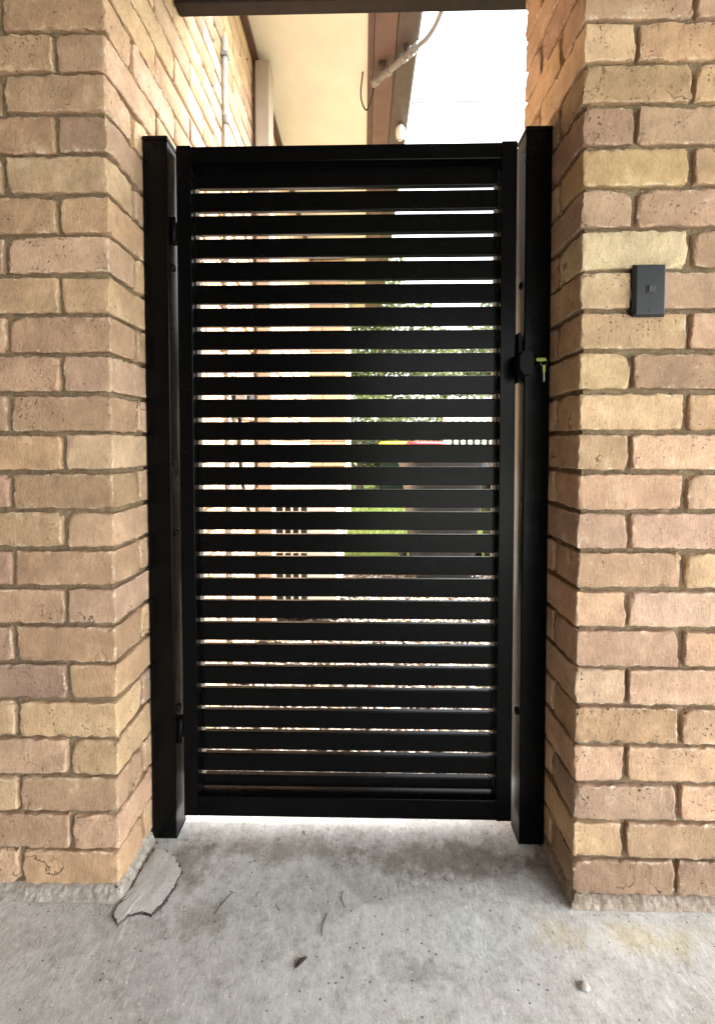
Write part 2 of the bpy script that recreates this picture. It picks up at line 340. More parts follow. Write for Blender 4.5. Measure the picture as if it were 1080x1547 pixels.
# ------------------------------------------------------------------ bricks
random.seed(7)
BL, BW, BH = .228, .108, .0755
def axis_pts(L, d):
    e = [0, .002, .0045, .008, .012]; mid = max(2, int((L-.024)/d)); s = (L-.024)/mid
    pts = e+[.012+s*i for i in range(1, mid)]+[L-q for q in reversed(e)]
    return [q-L/2 for q in pts]
def brick_mesh(seed, hi=True):
    rng = random.Random(seed)
    X = axis_pts(BL, .0065); Y = axis_pts(BW, .011); Z = axis_pts(BH, .0075)
    if not hi:
        X = [-BL/2, -BL/2+.006, BL/2-.006, BL/2]; Y = [-BW/2, -BW/2+.006, BW/2-.006, BW/2]; Z = [-BH/2, -BH/2+.006, BH/2-.006, BH/2]
    nx, ny, nz = len(X), len(Y), len(Z); idx = {}; v = []; f = []; ed = []
    off = Vector((rng.uniform(-50, 50), rng.uniform(-50, 50), rng.uniform(-50, 50)))
    cornerchip = {(sx, sy, sz): (rng.random()**3)*.020 for sx in (-1, 1) for sy in (-1, 1) for sz in (-1, 1)}
    def vid(i, j, k):
        if (i, j, k) in idx: return idx[(i, j, k)]
        p = Vector((X[i], Y[j], Z[k]))
        h = Vector((BL/2, BW/2, BH/2))
        # local arris radius varies along the brick
        r = .0030+.0022*noise.noise(p*22+off)+.0018*noise.noise(p*75+off)+.0014*noise.noise(p*170+off)
        r = max(.0010, r)+.007*max(0, noise.noise(p*38+off)-.28)
        sg = (1 if p.x > 0 else -1, 1 if p.y > 0 else -1, 1 if p.z > 0 else -1)
        dc = (Vector((sg[0]*h.x, sg[1]*h.y, sg[2]*h.z))-p)
        r += cornerchip[sg]*max(0, 1-Vector((dc.x, dc.y*.8, dc.z)).length/.035)
        inner = Vector(max(-q+r, min(q-r, c)) for c, q in zip(p, h))
        d = p-inner
        q = inner+d.normalized()*r if d.length > 1e-9 else p.copy()
        near = sorted(h[t]-abs(p[t]) for t in range(3))[1]
        edge = max(0, 1-near/.012)
        amp = .0009+.0011*edge
        nv = Vector((noise.noise(p*45+off), noise.noise(p*45+off+Vector((9, 0, 0))), noise.noise(p*45+off+Vector((0, 9, 0)))))
        nv2 = Vector((noise.noise(p*130+off), noise.noise(p*130+off+Vector((9, 0, 0))), noise.noise(p*130+off+Vector((0, 9, 0)))))
        q += nv*amp*1.7+nv2*amp*1.5
        idx[(i, j, k)] = len(v); v.append(q); ed.append(edge); return idx[(i, j, k)]
    for i in range(nx-1):
        for k in range(nz-1):
            f.append((vid(i, 0, k), vid(i+1, 0, k), vid(i+1, 0, k+1), vid(i, 0, k+1)))
            f.append((vid(i+1, ny-1, k), vid(i, ny-1, k), vid(i, ny-1, k+1), vid(i+1, ny-1, k+1)))
        for j in range(ny-1):
            f.append((vid(i, j+1, 0), vid(i+1, j+1, 0), vid(i+1, j, 0), vid(i, j, 0)))
            f.append((vid(i, j, nz-1), vid(i+1, j, nz-1), vid(i+1, j+1, nz-1), vid(i, j+1, nz-1)))
    for j in range(ny-1):
        for k in range(nz-1):
            f.append((vid(0, j+1, k), vid(0, j, k), vid(0, j, k+1), vid(0, j+1, k+1)))
            f.append((vid(nx-1, j, k), vid(nx-1, j+1, k), vid(nx-1, j+1, k+1), vid(nx-1, j, k+1)))
    me = bpy.data.meshes.new('brick'); me.from_pydata(v, [], f); me.update()
    at = me.attributes.new('edge', 'FLOAT', 'POINT'); at.data.foreach_set('value', ed)
    me.polygons.foreach_set('use_smooth', [True]*len(me.polygons)); me.materials.append(M['brick'])
    return me
HI = [brick_mesh(s) for s in range(14)]
LO = [brick_mesh(100+s, False) for s in range(4)]
PAL = [(0.550, 0.392, 0.254), (0.580, 0.417, 0.278), (0.530, 0.374, 0.249), (0.560, 0.390, 0.273), (0.500, 0.352, 0.239), (0.430, 0.304, 0.214), (0.600, 0.444, 0.305), (0.520, 0.357, 0.244), (0.540, 0.390, 0.265), (0.470, 0.324, 0.223)]
def pick(rng):
    c = rng.choice(PAL); k = rng.uniform(.86, 1.13)
    return (c[0]*k, c[1]*k*rng.uniform(.97, 1.02), c[2]*k*rng.uniform(.93, 1.10), 1)
def rowz(j): return .025+.086*j+.043
def put_brick(parent, x0, x1, y0, y1, j, rng, hi=True, color=None):
    """a brick filling the given footprint; its long side follows the longer of the two"""
    me = rng.choice(HI if hi else LO)
    o = bpy.data.objects.new('brick', me); link(o, parent)
    along_y = (y1-y0) > (x1-x0)
    L_, W_ = (y1-y0, x1-x0) if along_y else (x1-x0, y1-y0)
    o.scale = (L_/BL*rng.uniform(.982, 1.002), W_/BW, rng.uniform(.972, 1.01))
    rz = (math.pi/2 if along_y else 0)+(math.pi if rng.random() < .5 else 0)
    o.rotation_euler = (rng.uniform(-.006, .006), rng.uniform(-.006, .006), rz+rng.uniform(-.008, .008))
    o.location = Vector(((x0+x1)/2, (y0+y1)/2, rowz(j)+rng.uniform(-.0012, .0012)))-parent.location
    o.color = color or pick(rng)
    return o
def bulk_bricks(name, parent, specs, rng):
    """many far bricks as one mesh: real boxes, all joined"""
    v = []; f = []
    for (x0, x1, y0, y1, z0, z1) in specs:
        e = .004; b0 = len(v)
        jx = rng.uniform(-.0015, .0015)
        for (X0, X1, Y0, Y1, Z0, Z1) in ((x0, x1, y0, y1, z0, z1),):
            X0 += jx; X1 += jx
            for zz, ins in ((Z0, e), (Z0+e, 0), (Z1-e, 0), (Z1, e)):
                v += [(X0+ins, Y0+ins, zz), (X1-ins, Y0+ins, zz), (X1-ins, Y1-ins, zz), (X0+ins, Y1-ins, zz)]
        for t in range(3):
            for k in range(4):
                f.append((b0+4*t+k, b0+4*t+(k+1) % 4, b0+4*t+4+(k+1) % 4, b0+4*t+4+k))
        f.append((b0+3, b0+2, b0+1, b0)); f.append((b0+12, b0+13, b0+14, b0+15))
    o = pyd(name, v, f, M['bulk'], parent); tag(o, kind='stuff'); return o
def bulk_mat():
    m, n, l, p = mat('far_brick'); g = n.new('ShaderNodeNewGeometry'); tc = n.new('ShaderNodeTexCoord')
    r = ramp(n, l, g.outputs['Random Per Island'], [(i/9, c) for i, c in enumerate(PAL)]); r.color_ramp.interpolation = 'CONSTANT'
    a1 = N(n, 'ShaderNodeTexNoise', Scale=60.0, Detail=6.0, Roughness=.7); l.new(tc.outputs['Object'], a1.inputs['Vector'])
    c = mixc(n, l, ramp(n, l, a1.outputs[0], [(.35, (0, 0, 0)), (.7, (1, 1, 1))]).outputs[0], mixc(n, l, 1.0, r.outputs[0], (.85, .83, .8), 'MULTIPLY'), mixc(n, l, 1.0, r.outputs[0], (1.1, 1.1, 1.1), 'MULTIPLY'))
    l.new(c, p.inputs['Base Color']); p.inputs['Roughness'].default_value = .9; p.inputs['Specular IOR Level'].default_value = .2
    bn = N(n, 'ShaderNodeBump', Strength=.4, Distance=.003); l.new(a1.outputs[0], bn.inputs['Height']); l.new(bn.outputs[0], p.inputs['Normal'])
    return m
M['bulk'] = bulk_mat()
def mortar_face(bm, o, u, v_, lu, lv, nrm, step=.009, amp=.0042, seed=0):
    """rough raked mortar surface from origin o along u (length lu) and v"""
    o, u, v_, nrm = map(Vector, (o, u, v_, nrm)); nu, nv = max(1, int(lu/step)), max(1, int(lv/step)); rows = []
    for j in range(nv+1):
        row = []
        for i in range(nu+1):
            p = o+u*(lu*i/nu)+v_*(lv*j/nv)
            k = 1 if (0 < i < nu and 0 < j < nv) else 0
            d = amp*(noise.noise(p*30+Vector((seed, 0, 0)))+.8*noise.noise(p*85+Vector((0, seed, 0))))*k
            row.append(bm.verts.new(p+nrm*d))
        rows.append(row)
    for j in range(nv):
        for i in range(nu):
            f = bm.faces.new((rows[j][i], rows[j][i+1], rows[j+1][i+1], rows[j+1][i])); f.smooth = True
REC = .012   # how far the joints are raked back

XL, XR = -.552, .464
# ---- the house on the left: wall corner beside the gate, long side wall, projecting end, eave
house = empty('brick_house', (-1.2, 1.5, 0))
tag(house, 'tan brick house wall with cream eave running along the left side of the gate', 'house')
HP = house.location
rng = random.Random(21); bulk = []; nb = 0
ZTOP = 34
def bz(j): return (.025+.086*j+.0055, .025+.086*(j+1)-.0055)
for j in range(ZTOP):
    even = j % 2 == 0
    # front face (facing the viewer), x runs to the left of the corner
    if j <= 26:
        xs = [(0, .2225), (.2335, .4675), (.4785, .7125)] if even else [(0, .1045), (.1155, .3495), (.3605, .5945)]
        for i, (p0, p1) in enumerate(xs):
            x1, x0 = XL-p0, XL-p1
            yd = .108
            if not even and i == 0: continue        # that one is the end of a brick of the side wall
            if j <= 23 and i < 2: put_brick(house, x0, x1, 0, yd, j, rng)
            else: bulk.append((x0, x1, 0, yd, *bz(j)))
        q = xs[-1][1]+.011
        while q < 2.4:
            bulk.append((XL-q-.228, XL-q, 0, .108, *bz(j))); q += .239
    else:
        bulk.append((XL-.2225, XL, 0, .108, *bz(j))) if even else None
    # side wall (facing the passage), y runs away from the corner
    y = 0.0; k = 0
    while y < 3.62:
        ln = .1085 if (even and k == 0) else .2285
        if even and k == 0:
            y += .1205-.001; k += 1; continue      # end of the front stretcher
        y0, y1 = y, min(y+ln, 3.66)
        vis = (y0 < .2) or (j >= 18 and y0 < 1.25) or (y0 < .75) 
        if vis and j <= 31:
            wid = .1045 if (k == 0) else .106
            put_brick(house, XL-wid, XL, y0, y1, j, rng, hi=(y0 < .15))
            nb += 1
        else: bulk.append((XL-.106, XL, y0, y1, *bz(j)))
        y = y0+.24 if k or not even else y0+.24
        if not even and k == 0: y = .2405
        k += 1
# projecting end of the house, facing the viewer
for j in range(ZTOP):
    q = XL+.004 if j % 2 == 0 else XL-.11
    while q < -.19:
        x0, x1 = max(q, XL+.002), min(q+.228, -.185)
        if x1-x0 > .03: bulk.append((x0, x1, 3.67, 3.776, *bz(j)))
        q += .239
    y = 3.785
    while y < 5.6: bulk.append((-.29, -.185, y, min(y+.228, 5.6), *bz(j))); y += .239
print('near side bricks', nb, 'bulk', len(bulk))
bulk_bricks('brick_field', house, [(a_-HP.x, b_-HP.x, c_-HP.y, d_-HP.y, e_, f_) for a_, b_, c_, d_, e_, f_ in bulk], rng)
bm = bmesh.new(); H = .025+.086*ZTOP
mortar_face(bm, (-1.4, REC, 0), (1, 0, 0), (0, 0, 1), 1.4+XL-REC, 2.36, (0, -1, 0), seed=1)
mortar_face(bm, (XL-REC, REC, 0), (0, 1, 0), (0, 0, 1), 1.0, H, (1, 0, 0), seed=2)
mortar_face(bm, (XL-REC, REC+1.0, 0), (0, 1, 0), (0, 0, 1), 2.7, H, (1, 0, 0), step=.05, seed=3)
bm_box(bm, -3.0, -1.4, REC, .2, 0, 2.36)
bm_box(bm, -2.2, XL-REC-.004, .012, 5.6, 0, H)
bm_box(bm, XL-.05, -.193, 3.678, 5.6, 0, H)
for v in bm.verts: v.co -= HP
from_bm('mortar_wall', bm, M['mortar'], house)

# ---- right brick pier
pier = empty('brick_pier', (1.0, .19, 0)); tag(pier, 'tan brick pier with a light switch, right of the black gate', 'pier'); PP = pier.location
rng = random.Random(5); bulk = []
SPECIAL = {(16, 0): (.60, .50, .34, 1), (7, 1): (.56, .405, .31, 1), (13, 0): (.56, .42, .26, 1), (20, 0): (.45, .32, .20, 1), (0, 0): (.34, .24, .165, 1), (0, 1): (.34, .245, .17, 1), (18, 0): (.52, .38, .22, 1), (4, 0): (.42, .29, .18, 1)}
for j in range(27):
    even = j % 2 == 0
    xs = [(0, .2225), (.2335, .4675), (.4785, .7125), (.7235, .9575)] if even else [(0, .1045), (.1155, .3495), (.3605, .5945), (.6055, .8395)]
    for i, (p0, p1) in enumerate(xs):
        if even or i > 0:
            if i < 3: put_brick(pier, XR+p0, XR+p1, 0, .108, j, rng, color=SPECIAL.get((j, i)))
            else: bulk.append((XR+p0, XR+p1, 0, .108, *bz(j)))
    q = xs[-1][1]+.011
    while q < 2.6: bulk.append((XR+q, XR+q+.228, 0, .108, *bz(j))); q += .239
    if even:
        put_brick(pier, XR, XR+.106, .1205, .349, j, rng)
    else:
        put_brick(pier, XR, XR+.1045, 0, .2285, j, rng, color=SPECIAL.get((j, 0)))
        put_brick(pier, XR, XR+.228, .2405, .349, j, rng)
    q = .24
    while q < 2.6: bulk.append((XR+q, XR+q+.228, .243, .349, *bz(j))); q += .239
bulk_bricks('brick_field', pier, [(a_-PP.x, b_-PP.x, c_-PP.y, d_-PP.y, e_, f_) for a_, b_, c_, d_, e_, f_ in bulk], rng)
bm = bmesh.new()
mortar_face(bm, (XR+REC, REC, 0), (1, 0, 0), (0, 0, 1), 1.0, 2.36, (0, -1, 0), seed=5)
mortar_face(bm, (XR+REC, .349-REC, 0), (0, -1, 0), (0, 0, 1), .349-2*REC, 2.36, (-1, 0, 0), seed=6)
bm_box(bm, XR+REC+.004, 3.0, REC+.004, .349-REC, 0, 2.36)
for v in bm.verts: v.co -= PP
from_bm('mortar_wall', bm, M['mortar'], pier)

# pale cement smear where the brickwork meets the slab
def fillet(path, name, parent, seed, thick=1.0):
    bm = bmesh.new(); rows = []; pts = []
    for (p, q) in zip(path[:-1], path[1:]):
        p, q = Vector(p), Vector(q); n_ = max(2, int((q-p).length/.004))
        pts += [(p+(q-p)*i/n_, (q-p).normalized()) for i in range(n_)]
    pts.append((Vector(path[-1]), pts[-1][1]))
    for p, t in pts:
        out = Vector((t.y, -t.x, 0))
        s = noise.noise(p*40+Vector((seed, 0, 0))); s2 = noise.noise(p*120+Vector((0, seed, 0)))
        s3 = noise.noise(p*260); wdt = .0015+.0025*s+.0012*s2; hgt = (.021+.003*s2+.003*s+.002*s3)*(.45+.5*thick)
        row = []
        for k in range(9):
            t = k/8; a_ = (.010*(1-t)**2.2+wdt*(1-t*.7))*thick if k < 8 else -.011; b_ = .0006+hgt*t+(.006 if k == 8 else 0)
            q = p+out*a_+Vector((0, 0, b_)); jt = .0022*noise.noise(q*190+Vector((seed, 0, 0)))+.0035*noise.noise(q*70)
            row.append(bm.verts.new(q+out*jt*(k > 0)+Vector((0, 0, .0015*noise.noise(q*160)*(0 < k < 8)))-parent.location))
        rows.append(row)
    for i in range(len(rows)-1):
        for k in range(8): bm.faces.new((rows[i][k], rows[i+1][k], rows[i+1][k+1], rows[i][k+1])).smooth = True
    bmesh.ops.recalc_face_normals(bm, faces=bm.faces)
    return from_bm(name, bm, M['cement'] if thick == 1.0 else M['cement_tan'], parent)
fillet([(-1.5, 0, 0), (XL-.003, 0, 0), (XL, .003, 0), (XL, .15, 0)], 'cement_fillet', house, 3.0)
fillet([(XR, .34, 0), (XR, .003, 0), (XR+.003, 0, 0), (1.6, 0, 0)], 'cement_fillet', pier, 8.0, .55)

# eave of the house
ES, EY0, EY1 = 2.96, .46, 5.6
def hpart(name, x0, x1, y0, y1, z0, z1, mt, bev=.0):
    return box(name, x0-HP.x, x1-HP.x, y0-HP.y, y1-HP.y, z0, z1, mt, house, bev)
hpart('soffit', XL+.002, .022, EY0, EY1, ES, ES+.01, M['soffit'])
hpart('eave_moulding', XL+.003, XL+.034, EY0, 3.66, ES-.028, ES-.001, M['brown_paint'], .004)
hpart('soffit_bead', .023, .050, EY0, EY1, ES-.010, ES+.02, M['brown_paint'], .003)
fb = hpart('fascia_board', .052, .158, EY0, EY1, ES-.004, ES+.19, M['pinkbrown'], .004)
bm = bmesh.new()                                   # quad gutter, open on top, rolled lip
prof = [(.160, .14), (.160, .0), (.168, -.006), (.256, -.006), (.264, .0), (.264, .10), (.258, .10), (.258, .004), (.166, .004), (.166, .14)]
for y_ in (EY0, EY1): pass
ra = [bm.verts.new((x-HP.x, EY0-HP.y, ES+z)) for x, z in prof]; rb = [bm.verts.new((x-HP.x, EY1-HP.y, ES+z)) for x, z in prof]
for k in range(len(prof)):
    k2 = (k+1) % len(prof); bm.faces.new((ra[k], ra[k2], rb[k2], rb[k]))
bm.faces.new(ra); bm.faces.new(list(reversed(rb)))
bmesh.ops.recalc_face_normals(bm, faces=bm.faces)
gut = from_bm('gutter', bm, M['gutter_brown'], house)
bm = bmesh.new(); bm_tube(bm, [(.270-HP.x, EY0-HP.y, ES+.1), (.270-HP.x, EY1-HP.y, ES+.1)], .011, 10); bmesh.ops.recalc_face_normals(bm, faces=bm.faces)
from_bm('gutter_lip', bm, M['lip'], gut)
# tiled roof above the eave
bm = bmesh.new()
for i in range(16):
    x1 = .24-.22*i; z1 = ES+.16+.09*i
    vsq = [bm.verts.new(c) for c in ((x1-HP.x, EY0-HP.y, z1), (x1-HP.x, EY1-HP.y, z1), (x1-.25-HP.x, EY1-HP.y, z1+.10), (x1-.25-HP.x, EY0-HP.y, z1+.10),
                                 (x1-HP.x, EY0-HP.y, z1-.03), (x1-HP.x, EY1-HP.y, z1-.03), (x1-.25-HP.x, EY1-HP.y, z1+.07), (x1-.25-HP.x, EY0-HP.y, z1+.07))]
    for q in ((0, 1, 2, 3), (7, 6, 5, 4), (0, 4, 5, 1), (1, 5, 6, 2), (2, 6, 7, 3), (3, 7, 4, 0)): bm.faces.new([vsq[k] for k in q])
from_bm('roof', bm, M['roof_tile'], house)
# downpipe
dp = box('downpipe', -.535-HP.x, -.462-HP.x, 1.262-HP.y, 1.36-HP.y, .02, ES-.03, M['downpipe'], house, .008, 3)
bm = bmesh.new()
for z_ in (.5, 1.4, 2.3): bm_box(bm, XL-.002-HP.x, -.455-HP.x, 1.29-HP.y, 1.33-HP.y, z_, z_+.03, .002)
from_bm('pipe_bracket', bm, M['downpipe'], dp)

# ---- carport roof and lintel beam
carport = empty('carport_roof', (.2, -2.2, 2.40)); tag(carport, 'dark brown timber carport beam and roof edge above the gate', 'roof'); CP = carport.location
def cpart(name, x0, x1, y0, y1, z0, z1, mt, bev=0.0): return box(name, x0-CP.x, x1-CP.x, y0-CP.y, y1-CP.y, z0-CP.z, z1-CP.z, mt, carport, bev)
cpart('beam', XL+.001, 3.0, .351, .396, 2.315, 2.50, M['dark_timber'], .004)
cpart('roof_sheet', -3.1, 3.7, -3.9, .45, 2.505, 2.56, M['roof_ceiling'])
M['tan_blocker'] = simple('tan_blocker_paint', (.26, .19, .14), .85)  # tone of the added light-blocking wall on the left
cpart('rear_blocker_wall', -1.6, .1, -3.6, -3.5, .002, 2.50, M['gutter_brown'])  # unseen wall, added to block rear-left light and darken the gate's reflections
cpart('blocker_beam', -1.0, -.60, -3.49, -.012, 2.12, 2.503, M['dark_timber'], .004)  # invented unseen beam that shades the top of the left wall
cpart('side_blocker_wall', -1.72, -1.6, -3.55, -.02, .002, 2.50, M['tan_blocker'])  # unseen wall, added to cut light coming from the left
for x_ in (-2.2, 2.6): cpart('post', x_-.045, x_+.045, -3.7, -3.61, 0, 2.50, M['dark_timber'], .004)
cpart('rear_shade_beam', -3.0, 3.1, -3.485, -3.44, 2.15, 2.503, M['dark_timber'], .004)  # unseen beam, hung low to trim light from the rear opening

# ------------------------------------------------------------------ the gate
PF, PB = .150, .215
def gate_post(x0, x1, top, label):
    g = empty('gate_post', ((x0+x1)/2, (PF+PB)/2, 0)); tag(g, label, 'post', 'gate posts'); o = g.location
    P_ = lambda nm, *b_, mt=M['black'], bev=.002, par=g, seg=2: box(nm, b_[0]-o.x, b_[1]-o.x, b_[2]-o.y, b_[3]-o.y, b_[4], b_[5], mt, par, bev, seg)
    P_('shaft', x0, x1, PF, PB, .003, top-.012, bev=.0035, seg=3)
    P_('cap', x0-.0012, x1+.0012, PF-.0012, PB+.0012, top-.0118, top, bev=.004, seg=3)
    return g, P_
lp, LPp = gate_post(-.5505, -.4875, 1.800, 'black steel gate post on the left, carrying the hinges')
rp, RPp = gate_post(.3985, .4625, 1.810, 'black steel gate post on the right, with the keyed lock')
def dome(nm, par, loc, axis, r, h, mt):
    bm = bmesh.new(); n_ = 14; rings = []
    for t in range(4):
        a_ = t/3*math.pi/2; rr, hh = r*math.cos(a_), h*math.sin(a_)
        rings.append([bm.verts.new((hh*axis, rr*math.cos(2*math.pi*k/n_), rr*math.sin(2*math.pi*k/n_))) for k in range(n_)] if t < 3 else [bm.verts.new((h*axis, 0, 0))])
    for t in range(2):
        for k in range(n_): bm.faces.new((rings[t][k], rings[t][(k+1) % n_], rings[t+1][(k+1) % n_], rings[t+1][k])).smooth = True
    for k in range(n_): bm.faces.new((rings[2][k], rings[2][(k+1) % n_], rings[3][0])).smooth = True
    bmesh.ops.recalc_face_normals(bm, faces=bm.faces)
    o = from_bm(nm, bm, mt, par); o.location = Vector(loc)-par.location; return o
for z_ in (1.485, .335, .80): dome('plug', lp, (-.4875, .180, z_), 1, .011, .005, M['black_plastic'])
for z_ in (1.433, .335): dome('plug', rp, (.3985, .180, z_), -1, .011, .005, M['black_plastic'])
for P_, x0, x1 in ((LPp, -.5505, -.4875), (RPp, .3985, .4625)): P_('base_plate', x0, x1+.0, PF+.004, PB, .0005, .0029, mt=M['black'], bev=0)

gate = empty('gate', (-.046, .20, .045)); tag(gate, 'black aluminium gate of horizontal slats standing closed between two posts', 'gate'); GP = gate.location
def gpart(nm, x0, x1, y0, y1, z0, z1, mt=M['black'], bev=.0015, par=gate, seg=2): return box(nm, x0-GP.x, x1-GP.x, y0-GP.y, y1-GP.y, z0-GP.z, z1-GP.z, mt, par, bev, seg)
GX0, GX1, GT, GB, GF, GR = -.476, .386, 1.787, .045, .173, .223
gpart('stile', GX0, GX0+.038, GF, GR, GB, GT+.003, bev=.002)
gpart('stile', GX1-.040, GX1, GF, GR, GB-.002, GT+.003, bev=.002)
gpart('top_rail', GX0+.038, GX1-.040, GF+.0005, GR-.0005, GT-.040, GT-.0005, bev=.002)
gpart('bottom_rail', GX0+.038, GX1-.040, GF+.0005, GR-.0005, GB, GB+.054, bev=.002)
pitch = .0595; slat_me = None
for i in range(28):
    zt = 1.7450-pitch*i
    if i == 0 or i == 27:
        s = gpart('slat', GX0+.039, GX1-.041, .1985, .215, max(zt-.0485, GB+.063), min(zt, GT-.0405), bev=.0022)
    elif slat_me is None:
        s = gpart('slat', GX0+.039, GX1-.041, .1985, .2135, zt-.0485, zt, bev=.0022); slat_me = s.data; zref = zt
    else:
        s = bpy.data.objects.new('slat', slat_me); link(s, gate); s.location = (0, random.uniform(-.0004, .0004), zt-zref)
# slat spacers seen in the gaps at the stiles
for (x0, x1) in ((GX0+.0385, GX0+.0475), (GX1-.0495, GX1-.0405)):
    bm = bmesh.new()
    for i in range(27):
        zt = 1.7450-pitch*(i+1); bm_box(bm, x0-GP.x, x1-GP.x, .2035-GP.y, .212-GP.y, zt-GP.z+.0003, zt+.0107-GP.z)
    from_bm('spacer_strip', bm, M['downpipe'], gate)
# hinges
def hinge(z0, z1):
    h = gpart('hinge', -.4870, GX0-.0003, .176, .206, z0, z1, M['black_plastic'], .002)
    bm = bmesh.new(); bm_tube(bm, [(-.4817-GP.x, .170-GP.y, z0-.008-GP.z), (-.4817-GP.x, .170-GP.y, z1+.008-GP.z)], .0055, 12); bmesh.ops.recalc_face_normals(bm, faces=bm.faces)
    from_bm('pin', bm, M['black_plastic'], h)
hinge(1.552, 1.600); hinge(.255, .300)
# latch keep on the gate and keyed lock on the post
gpart('latch_bar', GX1+.0005, GX1+.0075, .160, .200, 1.185, 1.310, M['black_plastic'], .0015)
gpart('latch_striker', GX1+.0005, GX1+.0118, .158, .190, 1.255, 1.290, M['black_plastic'], .002)
bm = bmesh.new()
o_ = rp.location
pf = [(.3745, 1.212), (.3745, 1.243), (.3835, 1.257), (.402, 1.257), (.4085, 1.250), (.4085, 1.205), (.402, 1.198), (.3835, 1.198)]
fa = [bm.verts.new((x-o_.x, .1505-o_.y, z)) for x, z in pf]; fc = [bm.verts.new((x-o_.x, .112-o_.y, z)) for x, z in pf]
for k in range(8): bm.faces.new((fa[k], fa[(k+1) % 8], fc[(k+1) % 8], fc[k]))
bm.faces.new(fa); bm.faces.new(fc); bmesh.ops.recalc_face_normals(bm, faces=bm.faces)
bmesh.ops.bevel(bm, geom=list(bm.edges), offset=.0015, segments=2, profile=.5, affect='EDGES')
lock = from_bm('lock_body', bm, M['black_plastic'], rp)
bm = bmesh.new(); bm_tube(bm, [(.4080-o_.x, .130-o_.y, 1.236), (.4130-o_.x, .130-o_.y, 1.236)], .0135, 20); bm_tube(bm, [(.4130-o_.x, .130-o_.y, 1.236), (.4165-o_.x, .130-o_.y, 1.236)], .010, 20)
bmesh.ops.recalc_face_normals(bm, faces=bm.faces); from_bm('lock_cylinder', bm, M['black'], lock)
RPp('latch_plate', .3950, .3983, .160, .205, 1.19, 1.262, mt=M['black_plastic'], bev=.0008)
# the pair of keys hanging in the lock
def key_bow(bm, c, L_, Wd, th, horiz):
    pts = []
    for k in range(20):
        a_ = 2*math.pi*k/20; px = L_/2*math.copysign(abs(math.cos(a_))**.55, math.cos(a_)); pz = Wd/2*math.copysign(abs(math.sin(a_))**.55, math.sin(a_))
        pts.append((px, pz) if horiz else (pz, px))
    f0 = [bm.verts.new((c[0]+x, c[1]-th/2, c[2]+z)) for x, z in pts]; f1 = [bm.verts.new((c[0]+x, c[1]+th/2, c[2]+z)) for x, z in pts]
    for k in range(20): bm.faces.new((f0[k], f0[(k+1) % 20], f1[(k+1) % 20], f1[k]))
    bm.faces.new(list(reversed(f0))); bm.faces.new(f1)
    bmesh.ops.recalc_face_normals(bm, faces=bm.faces)
keys = empty('key_set', (.4258, .130, 1.2355)); keys.scale = (.82, .82, .82); tag(keys, 'pair of lime green capped keys on a ring hanging from the gate lock', 'keys')
bm = bmesh.new(); key_bow(bm, (.0075, 0, .002), .030, .0105, .006, True); bmesh.ops.bevel(bm, geom=[e for e in bm.edges if e.calc_length() < .2], offset=.0008, segments=1, affect='EDGES'); k1 = from_bm('key_cap', bm, M['key_green'], keys)
bm = bmesh.new(); key_bow(bm, (.0145, -.006, -.026), .024, .0078, .004, False); bmesh.ops.bevel(bm, geom=list(bm.edges), offset=.0007, segments=1, affect='EDGES'); k2 = from_bm('key_cap', bm, M['key_green'], keys)
bm = bmesh.new(); bm_box(bm, .0128, .0162, -.0068, -.0052, -.064, -.0375, .0003, 1)
for t in range(4): bm_box(bm, .0162, .0172-.0004*(t % 2), -.0067, -.0053, -.060+t*.005, -.0575+t*.005)
from_bm('key_blade', bm, M['steel'], keys)
bm = bmesh.new(); bm_box(bm, -.030, -.0085, -.0012, .0012, -.002, .005, .0004, 1); from_bm('key_blade', bm, M['steel'], keys)
bm = bmesh.new(); bm_tube(bm, [(.0155+.010*math.cos(2*math.pi*k/24), -.003, -.008+.010*math.sin(2*math.pi*k/24)) for k in range(25)], .0007, 6, False); from_bm('split_ring', bm, M['steel'], keys)

# ------------------------------------------------------------------ light switch
sw = empty('light_switch', (.602, 0, 1.355)); tag(sw, 'charcoal plastic light switch plate on the brick pier', 'light switch')
bm = bmesh.new()
def frustum(bm, x0, x1, z0, z1, y0, y1, ins):
    A = [bm.verts.new(c) for c in ((x0, y0, z0), (x1, y0, z0), (x1, y0, z1), (x0, y0, z1))]; B = [bm.verts.new(c) for c in ((x0+ins, y1, z0+ins), (x1-ins, y1, z0+ins), (x1-ins, y1, z1-ins), (x0+ins, y1, z1-ins))]
    for k in range(4): bm.faces.new((A[k], A[(k+1) % 4], B[(k+1) % 4], B[k]))
    bm.faces.new(A); bm.faces.new(B)
    bmesh.ops.recalc_face_normals(bm, faces=bm.faces)
frustum(bm, -.0345, .0345, -.0555, .0555, -.004, -.013, .005)
bmesh.ops.bevel(bm, geom=list(bm.edges), offset=.0015, segments=3, profile=.5, affect='EDGES')
bm_box(bm, -.031, .031, -.0045, .006, -.052, .052)
pl = from_bm('plate', bm, M['switch'], sw)
bm = bmesh.new(); bm_box(bm, -.0092, .0084, -.0142, -.0128, -.0088, .0092, .0006, 2); from_bm('rocker_recess_shade', bm, M['switch_dark'], sw)  # dark slab set left and down, painting the rocker's shadow
bm = bmesh.new(); bm_box(bm, -.0062, .0080, -.0162, -.0138, -.0062, .0082, .0012, 3)
for v in bm.verts:
    if v.co.y < -.015: v.co.y -= .0010*(v.co.z/.006)
from_bm('rocker', bm, M['switch'], sw)
bm = bmesh.new(); bm_tube(bm, [(0, -.0125, -.0405), (0, -.0142, -.0405)], .0042, 16); bmesh.ops.recalc_face_normals(bm, faces=bm.faces); scr = from_bm('screw', bm, M['switch_dark'], sw)
bm = bmesh.new(); bm_box(bm, -.0005, .0005, -.0146, -.0141, -.0442, -.0368); from_bm('screw_slot', bm, M['switch'], scr)

